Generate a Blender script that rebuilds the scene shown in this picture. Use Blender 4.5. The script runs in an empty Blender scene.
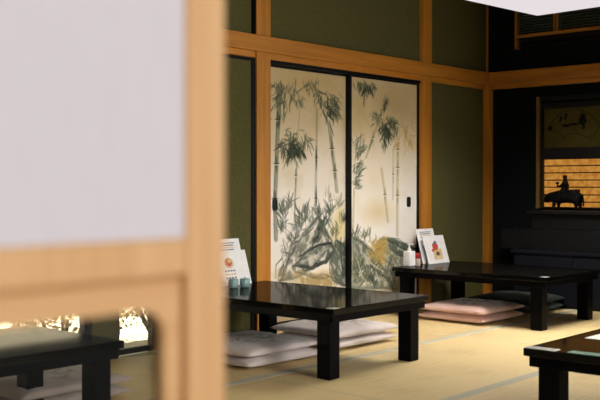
import bpy, bmesh, math, random
import numpy as np
from mathutils import Vector, Matrix, noise as mnoise

random.seed(7)
C = bpy.context.scene.collection
sc = bpy.context.scene
PI = math.pi

# ------------------------------------------------------------------ helpers
def link(name, bm, mats, parent=None, loc=None, smooth=False):
    me = bpy.data.meshes.new(name)
    bmesh.ops.recalc_face_normals(bm, faces=bm.faces)
    bm.to_mesh(me); bm.free()
    if not isinstance(mats, (list, tuple)): mats = [mats]
    for m in mats: me.materials.append(m)
    if smooth:
        for p in me.polygons: p.use_smooth = True
    o = bpy.data.objects.new(name, me); C.objects.link(o)
    if parent is not None: o.parent = parent
    if loc is not None: o.location = loc
    return o

def tag(o, label=None, cat=None, group=None, kind=None):
    if label: o['label'] = label
    if cat: o['category'] = cat
    if group: o['group'] = group
    if kind: o['kind'] = kind
    return o

def empty(name, loc, label, cat, group=None, rz=0.0):
    o = bpy.data.objects.new(name, None); C.objects.link(o)
    o.empty_display_size = 0.05
    o.location = loc; o.rotation_euler = (0, 0, rz)
    return tag(o, label, cat, group)

def struct(name, bm, mats, parent=None, smooth=False):
    o = link(name, bm, mats, parent, smooth=smooth)
    if parent is None: o['kind'] = 'structure'
    return o

def copy_tree(o, parent=None):
    c = o.copy(); C.objects.link(c)
    if parent is not None: c.parent = parent
    for ch in list(o.children): copy_tree(ch, c)
    return c

def box(bm, x0, x1, y0, y1, z0, z1, bevel=0.0, mi=0, seg=2):
    r = bmesh.ops.create_cube(bm, size=1.0)
    vs = r['verts']
    for v in vs:
        v.co.x = x0 + (v.co.x + .5) * (x1 - x0)
        v.co.y = y0 + (v.co.y + .5) * (y1 - y0)
        v.co.z = z0 + (v.co.z + .5) * (z1 - z0)
    fs = set(f for v in vs for f in v.link_faces)
    for f in fs: f.material_index = mi
    if bevel > 0:
        es = list(set(e for v in vs for e in v.link_edges))
        rb = bmesh.ops.bevel(bm, geom=es, offset=bevel, segments=seg, affect='EDGES', profile=.5)
        for f in rb['faces']: f.material_index = mi
    return bm

def boxes(lst, bevel=0.0):
    bm = bmesh.new()
    for b in lst: box(bm, *b, bevel=bevel)
    return bm

def lathe(bm, prof, n=24, cx=0, cy=0, mi=0):
    rings = []
    for (r, z) in prof:
        if r < 1e-6: rings.append([bm.verts.new((cx, cy, z))])
        else: rings.append([bm.verts.new((cx + r*math.cos(2*PI*k/n), cy + r*math.sin(2*PI*k/n), z)) for k in range(n)])
    for a, b in zip(rings[:-1], rings[1:]):
        for k in range(n):
            k2 = (k+1) % n
            if len(a) == 1 and len(b) == 1: continue
            if len(a) == 1: f = bm.faces.new((a[0], b[k2], b[k]))
            elif len(b) == 1: f = bm.faces.new((a[k], a[k2], b[0]))
            else: f = bm.faces.new((a[k], a[k2], b[k2], b[k]))
            f.material_index = mi
    return bm

def tube(bm, p0, p1, r, n=8, mi=0):
    p0, p1 = Vector(p0), Vector(p1); d = (p1-p0)
    q = d.to_track_quat('Z', 'Y').to_matrix()
    a = [bm.verts.new(p0 + q @ Vector((r*math.cos(2*PI*k/n), r*math.sin(2*PI*k/n), 0))) for k in range(n)]
    b = [bm.verts.new(p1 + q @ Vector((r*math.cos(2*PI*k/n), r*math.sin(2*PI*k/n), 0))) for k in range(n)]
    for k in range(n):
        f = bm.faces.new((a[k], a[(k+1) % n], b[(k+1) % n], b[k])); f.material_index = mi
    bm.faces.new(a).material_index = mi; bm.faces.new(b).material_index = mi

def skin_mesh(verts, edges, radii, root=0, sub=2):
    me = bpy.data.meshes.new('tmp'); me.from_pydata(verts, edges, [])
    o = bpy.data.objects.new('tmp', me); C.objects.link(o)
    o.modifiers.new('Skin', 'SKIN')
    if not me.skin_vertices: bpy.context.view_layer.update()
    sv = me.skin_vertices[0].data
    for i, r in enumerate(radii):
        sv[i].radius = (r, r) if not isinstance(r, tuple) else r
        sv[i].use_root = (i == root)
    s = o.modifiers.new('Sub', 'SUBSURF'); s.levels = sub; s.render_levels = sub
    dg = bpy.context.evaluated_depsgraph_get(); dg.update()
    m2 = bpy.data.meshes.new_from_object(o.evaluated_get(dg))
    bpy.data.objects.remove(o); bpy.data.meshes.remove(me)
    bm = bmesh.new(); bm.from_mesh(m2); bpy.data.meshes.remove(m2)
    return bm

# ------------------------------------------------------------------ materials
def srgb(r, g, b):
    f = lambda c: (c/255/12.92) if c/255 <= .04045 else ((c/255+.055)/1.055)**2.4
    return (f(r), f(g), f(b), 1)

def newmat(name):
    m = bpy.data.materials.new(name); m.use_nodes = True
    return m, m.node_tree, m.node_tree.nodes['Principled BSDF']

def pmat(name, c0, c1=None, rough=.6, scale=(8, 8, 8), detail=4, spec=.5, coat=0., bump=0., bscale=None, lo=.35, hi=.65, metallic=0):
    m, nt, b = newmat(name)
    b.inputs['Roughness'].default_value = rough
    b.inputs['Specular IOR Level'].default_value = spec
    b.inputs['Coat Weight'].default_value = coat
    b.inputs['Coat Roughness'].default_value = .08
    b.inputs['Metallic'].default_value = metallic
    tc = nt.nodes.new('ShaderNodeTexCoord'); mp = nt.nodes.new('ShaderNodeMapping')
    mp.inputs['Scale'].default_value = scale
    nt.links.new(tc.outputs['Object'], mp.inputs['Vector'])
    nz = nt.nodes.new('ShaderNodeTexNoise'); nz.inputs['Scale'].default_value = 1; nz.inputs['Detail'].default_value = detail
    nt.links.new(mp.outputs[0], nz.inputs['Vector'])
    rp = nt.nodes.new('ShaderNodeValToRGB')
    rp.color_ramp.elements[0].position = lo; rp.color_ramp.elements[1].position = hi
    rp.color_ramp.elements[0].color = c0; rp.color_ramp.elements[1].color = c1 or c0
    nt.links.new(nz.outputs['Fac'], rp.inputs[0]); nt.links.new(rp.outputs[0], b.inputs['Base Color'])
    if bump:
        bp = nt.nodes.new('ShaderNodeBump'); bp.inputs['Strength'].default_value = bump; bp.inputs['Distance'].default_value = .004
        if bscale:
            mp2 = nt.nodes.new('ShaderNodeMapping'); mp2.inputs['Scale'].default_value = bscale
            nt.links.new(tc.outputs['Object'], mp2.inputs['Vector'])
            n2 = nt.nodes.new('ShaderNodeTexNoise'); n2.inputs['Scale'].default_value = 1; n2.inputs['Detail'].default_value = 2
            nt.links.new(mp2.outputs[0], n2.inputs['Vector']); nt.links.new(n2.outputs['Fac'], bp.inputs['Height'])
        else: nt.links.new(nz.outputs['Fac'], bp.inputs['Height'])
        nt.links.new(bp.outputs[0], b.inputs['Normal'])
    return m

WOODA, WOODB = srgb(166, 106, 32), srgb(187, 124, 44)
wood_v = pmat('cypress_upright', WOODA, WOODB, .42, (30, 30, 1.5), bump=.1)
wood_h = pmat('cypress_beam', WOODA, WOODB, .42, (1.5, 30, 30), bump=.1)
wood_y = pmat('cypress_beam_along', WOODA, WOODB, .42, (30, 1.5, 30), bump=.1)
door_v = pmat('pale_cedar_upright', srgb(212, 160, 100), srgb(224, 176, 118), .5, (60, 60, 3))
door_h = pmat('pale_cedar_rail', srgb(212, 160, 100), srgb(224, 176, 118), .5, (3, 60, 60))
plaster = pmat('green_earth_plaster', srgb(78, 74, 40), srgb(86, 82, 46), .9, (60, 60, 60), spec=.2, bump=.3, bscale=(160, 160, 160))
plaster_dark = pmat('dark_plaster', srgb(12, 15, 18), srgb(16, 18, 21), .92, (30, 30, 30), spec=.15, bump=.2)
ceil_m = pmat('ceiling_board', srgb(84, 62, 38), srgb(100, 74, 46), .6, (2, 30, 2))
lacquer = pmat('black_lacquer', srgb(10, 10, 9), srgb(15, 14, 12), .10, (40, 3, 40), spec=.08)
def cap_gloss(m, ior=1.5, base=.02, gain=.42, rough=.08):
    # a soft-polished lacquer: dark body under a partial clear reflection
    nt = m.node_tree; b = nt.nodes['Principled BSDF']; b.inputs['Specular IOR Level'].default_value = 0
    g = nt.nodes.new('ShaderNodeBsdfGlossy'); g.inputs['Roughness'].default_value = rough
    f = nt.nodes.new('ShaderNodeFresnel'); f.inputs[0].default_value = ior
    mp = nt.nodes.new('ShaderNodeMapRange'); mp.inputs[3].default_value = base; mp.inputs[4].default_value = base+gain
    mx = nt.nodes.new('ShaderNodeMixShader'); out = nt.nodes['Material Output']
    nt.links.new(f.outputs[0], mp.inputs[0]); nt.links.new(mp.outputs[0], mx.inputs[0])
    nt.links.new(b.outputs[0], mx.inputs[1]); nt.links.new(g.outputs[0], mx.inputs[2]); nt.links.new(mx.outputs[0], out.inputs[0])
cap_gloss(lacquer)
lacquer_leg = pmat('black_lacquer_leg', srgb(6, 6, 9), srgb(9, 9, 12), .4, (40, 40, 3), spec=.05)
black_frame = pmat('black_frame', srgb(10, 10, 12), srgb(14, 14, 16), .4, (10, 10, 10), spec=.2)
navy = pmat('navy_cabinet', srgb(12, 13, 24), srgb(16, 17, 29), .5, (6, 6, 6), spec=.3)
dark_wood = pmat('dark_stained_wood', srgb(9, 8, 10), srgb(13, 11, 13), .55, (3, 30, 30), spec=.3)
iron = pmat('dark_iron', srgb(24, 30, 30), srgb(34, 40, 40), .45, (60, 60, 60), metallic=.3)
white_card = pmat('white_card', srgb(228, 224, 222), srgb(236, 232, 230), .45, (20, 20, 20))
white_plastic = pmat('white_plastic', srgb(232, 228, 226), srgb(240, 237, 235), .35, (20, 20, 20))
teal = pmat('teal_glazed_ceramic', srgb(120, 150, 150), srgb(142, 172, 170), .25, (40, 40, 40), coat=.4)
red_m = pmat('red_plastic', srgb(176, 34, 40), srgb(190, 44, 46), .35, (20, 20, 20))
shaker_body = pmat('seasoning_glass', srgb(188, 170, 160), srgb(206, 190, 178), .2, (50, 50, 50))
ink_red = pmat('printed_red', srgb(172, 44, 42), srgb(200, 92, 62), .5, (90, 90, 90))
ink_brown = pmat('printed_caramel', srgb(198, 140, 70), srgb(232, 206, 150), .5, (90, 90, 90))
ink_dark = pmat('printed_dark', srgb(70, 58, 60), srgb(96, 84, 84), .5, (60, 60, 60))
ink_blue = pmat('printed_blue', srgb(78, 96, 132), srgb(104, 120, 150), .5, (60, 60, 60))
ink_tan = pmat('printed_tan', srgb(206, 180, 140), srgb(220, 200, 166), .5, (60, 60, 60))
leaf_m = pmat('pale_leaves', srgb(150, 138, 98), srgb(214, 204, 168), .5, (14, 14, 14))
bark = pmat('bark', srgb(86, 74, 58), srgb(104, 90, 72), .9, (20, 20, 4))
gravel = pmat('pale_garden_gravel', srgb(186, 178, 160), srgb(210, 202, 186), .95, (40, 40, 40), bump=.4)
boards = pmat('veranda_boards', srgb(150, 104, 60), srgb(172, 124, 76), .4, (2, 40, 2))
stone_wall = pmat('garden_wall', srgb(196, 190, 172), srgb(216, 210, 194), .95, (6, 6, 6))
ox_m = pmat('dark_bronze', srgb(8, 7, 6), srgb(12, 10, 9), .6, (30, 30, 30), spec=.15)
green_strip = pmat('mottled_green_strip', srgb(22, 62, 48), srgb(112, 140, 120), .5, (60, 16, 30), spec=.2)
louvre_m = pmat('dark_green_slats', srgb(58, 74, 66), srgb(70, 86, 76), .55, (4, 4, 4), spec=.3)
olive_panel = pmat('olive_panel', srgb(76, 68, 24), srgb(88, 78, 30), .7, (7, 7, 7), spec=.2)
fan_ink = pmat('fan_ink', srgb(24, 26, 22), srgb(32, 32, 26), .8, (20, 20, 20), spec=.1)

def straw():
    m, nt, b = newmat('tatami_straw')
    b.inputs['Roughness'].default_value = .5; b.inputs['Specular IOR Level'].default_value = .35
    tc = nt.nodes.new('ShaderNodeTexCoord')
    def nz(scale, det):
        mp = nt.nodes.new('ShaderNodeMapping'); mp.inputs['Scale'].default_value = scale
        n = nt.nodes.new('ShaderNodeTexNoise'); n.inputs['Scale'].default_value = 1; n.inputs['Detail'].default_value = det
        nt.links.new(tc.outputs['Object'], mp.inputs[0]); nt.links.new(mp.outputs[0], n.inputs[0]); return n
    n1 = nz((4, 140, 4), 3); n2 = nz((2.2, 2.2, 2.2), 3)
    mx = nt.nodes.new('ShaderNodeMath'); mx.operation = 'ADD'
    nt.links.new(n1.outputs[0], mx.inputs[0]); nt.links.new(n2.outputs[0], mx.inputs[1])
    rp = nt.nodes.new('ShaderNodeValToRGB')
    rp.color_ramp.elements[0].position = .75; rp.color_ramp.elements[0].color = srgb(196, 168, 116)
    rp.color_ramp.elements[1].position = 1.25; rp.color_ramp.elements[1].color = srgb(216, 190, 138)
    mu = nt.nodes.new('ShaderNodeMath'); mu.operation = 'MULTIPLY'; mu.inputs[1].default_value = 1
    nt.links.new(mx.outputs[0], mu.inputs[0]); nt.links.new(mu.outputs[0], rp.inputs[0])
    nt.links.new(rp.outputs[0], b.inputs['Base Color'])
    w = nt.nodes.new('ShaderNodeTexWave'); w.bands_direction = 'Y'; w.inputs['Scale'].default_value = 60; w.inputs['Distortion'].default_value = .4
    nt.links.new(tc.outputs['Object'], w.inputs[0])
    bp = nt.nodes.new('ShaderNodeBump'); bp.inputs['Strength'].default_value = .12; bp.inputs['Distance'].default_value = .002
    nt.links.new(w.outputs['Fac'], bp.inputs['Height']); nt.links.new(bp.outputs[0], b.inputs['Normal'])
    return m
straw_m = straw()
heri_m = pmat('grey_cloth_border', srgb(178, 172, 152), srgb(190, 183, 163), .85, (50, 50, 50), spec=.2)

def fabric(name, base, base2, motif, cx=0., amount=.5):
    m, nt, b = newmat(name)
    b.inputs['Roughness'].default_value = .85; b.inputs['Specular IOR Level'].default_value = .2
    b.inputs['Sheen Weight'].default_value = .15
    tc = nt.nodes.new('ShaderNodeTexCoord')
    L = nt.links.new
    n0 = nt.nodes.new('ShaderNodeTexNoise'); n0.inputs['Scale'].default_value = 5
    L(tc.outputs['Object'], n0.inputs[0])
    r0 = nt.nodes.new('ShaderNodeValToRGB'); r0.color_ramp.elements[0].position = .35; r0.color_ramp.elements[1].position = .65
    r0.color_ramp.elements[0].color = base; r0.color_ramp.elements[1].color = base2
    L(n0.outputs[0], r0.inputs[0])
    # woven floral medallion in the middle of the cover
    ln = nt.nodes.new('ShaderNodeVectorMath'); ln.operation = 'LENGTH'
    sp = nt.nodes.new('ShaderNodeVectorMath'); sp.operation = 'MULTIPLY'; sp.inputs[1].default_value = (1, 1, 0)
    L(tc.outputs['Object'], sp.inputs[0]); L(sp.outputs[0], ln.inputs[0])
    rr = nt.nodes.new('ShaderNodeMapRange'); rr.inputs[1].default_value = .12; rr.inputs[2].default_value = .24; rr.inputs[3].default_value = 1; rr.inputs[4].default_value = 0
    L(ln.outputs['Value'], rr.inputs[0])
    n1 = nt.nodes.new('ShaderNodeTexNoise'); n1.inputs['Scale'].default_value = 16; n1.inputs['Detail'].default_value = 3; n1.inputs['Distortion'].default_value = 1.6
    L(tc.outputs['Object'], n1.inputs[0])
    r1 = nt.nodes.new('ShaderNodeValToRGB'); r1.color_ramp.elements[0].position = .47; r1.color_ramp.elements[1].position = .55
    L(n1.outputs[0], r1.inputs[0])
    mu = nt.nodes.new('ShaderNodeMath'); mu.operation = 'MULTIPLY'; L(rr.outputs[0], mu.inputs[0]); L(r1.outputs[0], mu.inputs[1])
    m2 = nt.nodes.new('ShaderNodeMath'); m2.operation = 'MULTIPLY'; m2.inputs[1].default_value = amount; L(mu.outputs[0], m2.inputs[0])
    mix = nt.nodes.new('ShaderNodeMix'); mix.data_type = 'RGBA'
    L(m2.outputs[0], mix.inputs[0]); L(r0.outputs[0], mix.inputs[6]); mix.inputs[7].default_value = motif
    L(mix.outputs[2], b.inputs['Base Color'])
    return m
cush_grey = fabric('pale_grey_silk', srgb(196, 182, 178), srgb(208, 195, 192), srgb(104, 106, 92), amount=.75)
cush_pink = fabric('pink_silk', srgb(208, 170, 158), srgb(218, 182, 170), srgb(92, 92, 80), amount=.8)
cush_dark = fabric('dark_green_silk', srgb(17, 32, 29), srgb(24, 40, 35), srgb(50, 60, 48))
cush_mauve = fabric('mauve_grey_silk', srgb(158, 146, 146), srgb(174, 162, 160), srgb(80, 90, 84), amount=.8)

def emis(name, col, s, noise_amt=0., scale=20, c2=None):
    m = bpy.data.materials.new(name); m.use_nodes = True; nt = m.node_tree; nt.nodes.clear()
    o = nt.nodes.new('ShaderNodeOutputMaterial'); e = nt.nodes.new('ShaderNodeEmission')
    e.inputs[0].default_value = col; e.inputs[1].default_value = s
    if c2:
        tc = nt.nodes.new('ShaderNodeTexCoord'); n = nt.nodes.new('ShaderNodeTexNoise'); n.inputs['Scale'].default_value = scale; n.inputs['Detail'].default_value = 4
        nt.links.new(tc.outputs['Object'], n.inputs[0])
        r = nt.nodes.new('ShaderNodeValToRGB'); r.color_ramp.elements[0].position = .35; r.color_ramp.elements[1].position = .65
        r.color_ramp.elements[0].color = col; r.color_ramp.elements[1].color = c2
        nt.links.new(n.outputs[0], r.inputs[0]); nt.links.new(r.outputs[0], e.inputs[0])
    nt.links.new(e.outputs[0], o.inputs[0]); return m
lamp_m = emis('lamp_diffuser', srgb(232, 224, 226), .88)
amber_m = emis('lit_amber_paper', srgb(176, 112, 42), .8, scale=26, c2=srgb(206, 146, 66))

def glass(name, tint, gl=1.45):
    m = bpy.data.materials.new(name); m.use_nodes = True; nt = m.node_tree; nt.nodes.clear()
    o = nt.nodes.new('ShaderNodeOutputMaterial'); t = nt.nodes.new('ShaderNodeBsdfTransparent'); g = nt.nodes.new('ShaderNodeBsdfGlossy')
    t.inputs[0].default_value = tint; g.inputs['Roughness'].default_value = .02
    f = nt.nodes.new('ShaderNodeFresnel'); f.inputs[0].default_value = gl
    mx = nt.nodes.new('ShaderNodeMixShader')
    nt.links.new(f.outputs[0], mx.inputs[0]); nt.links.new(t.outputs[0], mx.inputs[1]); nt.links.new(g.outputs[0], mx.inputs[2])
    nt.links.new(mx.outputs[0], o.inputs[0]); return m
door_glass = glass('grey_door_glass', (.78, .76, .71, 1), 1.12)
clear_glass = glass('window_glass', (.95, .96, .95, 1))

def paper():
    m, nt, b = newmat('shoji_paper')
    b.inputs['Roughness'].default_value = .8; b.inputs['Specular IOR Level'].default_value = .15
    tc = nt.nodes.new('ShaderNodeTexCoord'); mp = nt.nodes.new('ShaderNodeMapping'); mp.inputs['Scale'].default_value = (90, 90, 25)
    n = nt.nodes.new('ShaderNodeTexNoise'); n.inputs['Scale'].default_value = 1; n.inputs['Detail'].default_value = 5
    nt.links.new(tc.outputs['Object'], mp.inputs[0]); nt.links.new(mp.outputs[0], n.inputs[0])
    r = nt.nodes.new('ShaderNodeValToRGB'); r.color_ramp.elements[0].color = srgb(214, 207, 210); r.color_ramp.elements[1].color = srgb(222, 215, 219)
    nt.links.new(n.outputs[0], r.inputs[0]); nt.links.new(r.outputs[0], b.inputs['Base Color'])
    return m
paper_m = paper()

def attr_mat():
    m, nt, b = newmat('ink_painted_paper')
    a = nt.nodes.new('ShaderNodeVertexColor'); a.layer_name = 'paint'
    nt.links.new(a.outputs[0], b.inputs['Base Color'])
    b.inputs['Roughness'].default_value = .75; b.inputs['Specular IOR Level'].default_value = .2
    return m
painting_m = attr_mat()

# ------------------------------------------------------------------ camera
F, H = 977.0, .97
yaw = math.radians(41.65); pitch = math.atan(15/977)
dv = Vector((math.cos(yaw)*math.cos(pitch), math.sin(yaw)*math.cos(pitch), -math.sin(pitch)))
rv = Vector((math.sin(yaw), -math.cos(yaw), 0)); uv = rv.cross(dv)
cam = bpy.data.cameras.new('camera'); co = bpy.data.objects.new('camera', cam); C.objects.link(co)
co.matrix_world = Matrix(((rv.x, uv.x, -dv.x, 0), (rv.y, uv.y, -dv.y, 0), (rv.z, uv.z, -dv.z, H), (0, 0, 0, 1)))
cam.sensor_width = 36; cam.lens = F/600*36; cam.clip_start = .02; cam.clip_end = 200
cam.dof.use_dof = True; cam.dof.focus_distance = 5.9; cam.dof.aperture_fstop = 5.4
sc.camera = co
def wall_pt(x, y, Y):
    R = dv*1 + rv*((x-300)/F) - uv*((y-200)/F)
    t = Y/R.y
    return R.x*t, H + R.z*t

# ------------------------------------------------------------------ setting
W = 4.42; XR = 7.4; ZC = 2.62
FX0, FX1 = 4.645, 6.386                      # sliding door opening
# floor: boards under tatami mats, and the mats
floor = struct('floor', boxes([(-1.6, XR, .52, W, -.12, -.055)]), dark_wood)
xs = [-1.6, -.13, 1.70, 3.53, 5.37, XR]; ys = [.52, 1.44, 2.42, 3.41, W]
for i in range(5):
    for j in range(4):
        bm = bmesh.new(); a, b_, c, d_ = xs[i]+.001, xs[i+1]-.001, ys[j]+.001, ys[j+1]-.001
        box(bm, a, b_, c, d_, -.055, 0, mi=0)
        box(bm, a, b_, c, c+.029, -.002, .0012, mi=1); box(bm, a, b_, d_-.029, d_, -.002, .0012, mi=1)
        box(bm, b_-.007, b_, c+.029, d_-.029, -.002, .0008, mi=1)
        link('tatami_mat', bm, [straw_m, heri_m], floor)
veranda = struct('floor_veranda', boxes([(-1.6, 8.2, -2.2, .52, -.12, -.01)]), boards)
# back wall: openings for the low garden windows and for the painted sliding doors
T = .12
struct('wall_back', boxes([
    (-1.72, 1.55, W, W+T, -.12, ZC), (1.55, 3.74, W, W+T, .62, ZC), (3.25, 3.43, W, W+T, -.12, .62),
    (3.74, FX0-.05, W, W+T, -.12, ZC), (FX0-.05, FX1+.05, W, W+T, 1.80, ZC),
    (FX1+.05, XR+T, W, W+T, -.12, ZC), (FX0-.05, FX1+.05, W+.10, W+T, -.12, 1.80)]), plaster)
# right wall: lit paper window near the back corner, daylight window further forward
WY0, WY1 = 2.98, 3.90
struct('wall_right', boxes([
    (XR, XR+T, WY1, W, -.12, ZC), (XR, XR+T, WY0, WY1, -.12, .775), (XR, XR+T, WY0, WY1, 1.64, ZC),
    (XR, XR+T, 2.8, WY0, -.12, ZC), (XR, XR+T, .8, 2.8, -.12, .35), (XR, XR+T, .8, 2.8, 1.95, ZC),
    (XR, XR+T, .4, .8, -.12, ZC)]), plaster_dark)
struct('wall_left', boxes([(-1.72, -1.6, -.0, W, -.12, ZC)]), plaster)
struct('wall_front', boxes([(-1.6, -.5, .46, .54, -.12, ZC), (-.5, 2.6, .46, .54, 2.0, ZC), (2.6, 2.8, .46, .54, -.12, ZC), (2.8, 4.0, .46, .54, -.12, .42), (2.8, 4.0, .46, .54, 1.5, ZC), (4.0, XR, .46, .54, -.12, ZC)]), plaster)
struct('ceiling', boxes([(-1.72, XR+T, .46, W+T, ZC, ZC+.1)]), ceil_m)
struct('ceiling_veranda_unseen', boxes([(-1.72, 8.3, -4.0, .46, 2.5, 2.6)]), ceil_m)  # unseen veranda roof, drawn out far to keep the sun off the boards

# timber: long rail round the room, lintel, posts
PR = .035
bm = boxes([(-1.6, XR, W-PR-.012, W, 1.831, 1.935)], .004)
struct('trim_1', bm, wood_h)                                  # rail on back wall
struct('trim_2', boxes([(-1.6, XR, W-.02, W, 1.79, 1.831)], .002), wood_h)   # lintel strip
struct('trim_3', boxes([(XR-PR-.012, XR, .54, W-PR-.012, 1.831, 1.935)], .004), wood_y)
struct('trim_4', boxes([(XR-.02, XR, .54, W-.02, 1.79, 1.831)], .002), wood_y)
def post(n, x0, x1, prot=PR):
    struct('trim_%d' % n, boxes([(x0, x1, W-prot, W+.02, 0, 1.83), (x0, x1, W-prot, W+.02, 1.936, ZC)], .004), wood_v)
post(5, 4.514, 4.645); post(6, 6.386, 6.509)
struct('trim_7', boxes([(XR-.065, XR, W-.065, W, 0, 1.83), (XR-.018, XR, W-.018, W, 1.936, ZC)], .004), wood_v)
post(8, 2.45, 2.55, .02)
struct('trim_9', boxes([(4.645, 6.386, W-.01, W+.10, 1.768, 1.80)]), black_frame)
struct('trim_10', boxes([(4.645, 6.386, W-.005, W+.10, 0, .012)]), wood_h)
struct('trim_11', boxes([(-.5, 2.6, .455, .545, 1.93, 2.0)]), door_h)

# ------------------------------------------------------------------ painted sliding doors
class Canvas:
    def __init__(s, x0, x1, z0, z1, Y, nx, nz):
        s.x0, s.x1, s.z0, s.z1, s.Y, s.nx, s.nz = x0, x1, z0, z1, Y, nx, nz
        X, Z = np.meshgrid(np.linspace(x0, x1, nx), np.linspace(z0, z1, nz))
        s.X, s.Z = X, Z
        s.img = np.zeros((nz, nx, 3)); s.img[:] = (228, 221, 211)
        s.r = np.random.RandomState(3)
    def blend(s, mask, col, a):
        k = (np.clip(mask, 0, 1)*a)[..., None]
        s.img = s.img*(1-k) + np.array(col)*k
    def fbm(s, sc, seed):
        r = np.random.RandomState(seed); out = np.zeros_like(s.X); amp = 1
        for o in range(5):
            n = 24; g = r.rand(n*4, n*4)
            gx = (s.X*sc*(2**o)) % (n*4-1); gz = (s.Z*sc*(2**o)) % (n*4-1)
            ix, iz = gx.astype(int), gz.astype(int); fx, fz = gx-ix, gz-iz
            fx, fz = fx*fx*(3-2*fx), fz*fz*(3-2*fz)
            v = g[iz, ix]*(1-fx)*(1-fz)+g[iz, ix+1]*fx*(1-fz)+g[iz+1, ix]*(1-fx)*fz+g[iz+1, ix+1]*fx*fz
            out += amp*v; amp *= .55
        return out/2.2
    def blob(s, px, py, rx, ry, col, a, soft=1.):
        x, z = wall_pt(px, py, s.Y); k = 1/170.0*1.12
        d = np.sqrt(((s.X-x)/(rx*k*1.25))**2+((s.Z-z)/(ry*k))**2)
        s.blend(np.clip((1.3-d)/soft, 0, 1), col, a)
    def seg(s, a, b, w0, w1, col, al, soft=.0025):
        m = .03
        x0, x1 = min(a[0], b[0])-m, max(a[0], b[0])+m; z0, z1 = min(a[1], b[1])-m, max(a[1], b[1])+m
        i0 = max(0, int((x0-s.x0)/(s.x1-s.x0)*(s.nx-1))); i1 = min(s.nx, int((x1-s.x0)/(s.x1-s.x0)*(s.nx-1))+2)
        j0 = max(0, int((z0-s.z0)/(s.z1-s.z0)*(s.nz-1))); j1 = min(s.nz, int((z1-s.z0)/(s.z1-s.z0)*(s.nz-1))+2)
        if i1 <= i0 or j1 <= j0: return
        X, Z = s.X[j0:j1, i0:i1], s.Z[j0:j1, i0:i1]
        dx, dz = b[0]-a[0], b[1]-a[1]; L = dx*dx+dz*dz+1e-9
        t = np.clip(((X-a[0])*dx+(Z-a[1])*dz)/L, 0, 1)
        d = np.sqrt((X-a[0]-t*dx)**2+(Z-a[1]-t*dz)**2)
        if w1 is None: w = w0*np.sin(np.pi*np.clip(t*.92+.04, 0, 1))**.7      # leaf outline
        else: w = w0+(w1-w0)*t
        k = (np.clip((w-d)/soft+.5, 0, 1)*al)[..., None]
        s.img[j0:j1, i0:i1] = s.img[j0:j1, i0:i1]*(1-k)+np.array(col)*k
    def line(s, pts, w0, w1, col, al, soft=.004):
        P = [wall_pt(x, y, s.Y) for x, y in pts]; n = len(P)-1; pm = 1/165.0/2
        for i in range(n):
            a, b = w0+(w1-w0)*i/n, w0+(w1-w0)*(i+1)/n
            s.seg(P[i], P[i+1], a*pm, b*pm, col, al, soft)
    def leaves(s, px, py, n, spread, L, col, al=.8, ang=-90, da=50, sx=None, sy=None):
        x, z = wall_pt(px, py, s.Y)
        for i in range(int(n*2.1)):
            ox = s.r.randn()*.36*(sx or spread)/140; oz = s.r.randn()*.36*(sy or spread)/165
            th = math.radians(ang+s.r.randn()*da*.6); l = L*(.45+.6*s.r.rand())/165
            c = np.array(col)+s.r.randn()*16+s.r.randn(3)*3
            s.seg((x+ox, z+oz), (x+ox+l*math.cos(th)*1.1, z+oz+l*math.sin(th)), .0058*(.55+.6*s.r.rand()), None, c, al*(.45+.5*s.r.rand()), .004)
    def stalk(s, pts, w, col, nodes=(), al=.75, fade=True):
        s.line(pts, w, w, col, al*.6, .010)
        s.line([(x-w*.34, y) for x, y in pts], w*.3, w*.3, [c*.62 for c in col], al*.6, .005)
        s.line([(x+w*.36, y) for x, y in pts], w*.22, w*.22, [c*.7 for c in col], al*.45, .005)
        for (x, y) in nodes:
            s.line([(x, y-7), (x, y-1)], w*.5, w*1.0, [c*.6 for c in col], .55, .008); s.line([(x, y+2), (x, y+8)], w*1.0, w*.4, [c*.6 for c in col], .45, .008)
            s.line([(x-w*.6, y-.6), (x+w*.6, y-.6)], 1.0, 1.0, [c*.5 for c in col], .7, .003)
            s.line([(x-w*.5, y+.9), (x+w*.5, y+.9)], 1.1, 1.1, (222, 214, 198), .8, .003)
    def build(s, name, parent):
        me = bpy.data.meshes.new(name); nx, nz = s.nx, s.nz
        v = np.stack([s.X, np.full_like(s.X, s.Y), s.Z], -1).reshape(-1, 3)
        idx = np.arange(nx*nz).reshape(nz, nx)
        f = np.stack([idx[:-1, :-1], idx[:-1, 1:], idx[1:, 1:], idx[1:, :-1]], -1).reshape(-1, 4)
        me.vertices.add(len(v)); me.vertices.foreach_set('co', v.ravel())
        me.loops.add(f.size); me.loops.foreach_set('vertex_index', f.ravel().astype(np.int32))
        me.polygons.add(len(f)); me.polygons.foreach_set('loop_start', np.arange(0, f.size, 4, dtype=np.int32))
        me.polygons.foreach_set('loop_total', np.full(len(f), 4, dtype=np.int32))
        me.update(); me.validate()
        at = me.color_attributes.new('paint', 'FLOAT_COLOR', 'POINT')
        c = np.clip(s.img/255, 0, 1); lin = np.where(c <= .04045, c/12.92, ((c+.055)/1.055)**2.4)
        rgba = np.concatenate([lin, np.ones(lin.shape[:2]+(1,))], -1)
        at.data.foreach_set('color', rgba.astype(np.float32).ravel())
        me.materials.append(painting_m)
        o = bpy.data.objects.new(name, me); C.objects.link(o); o.parent = parent
        return o

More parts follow.
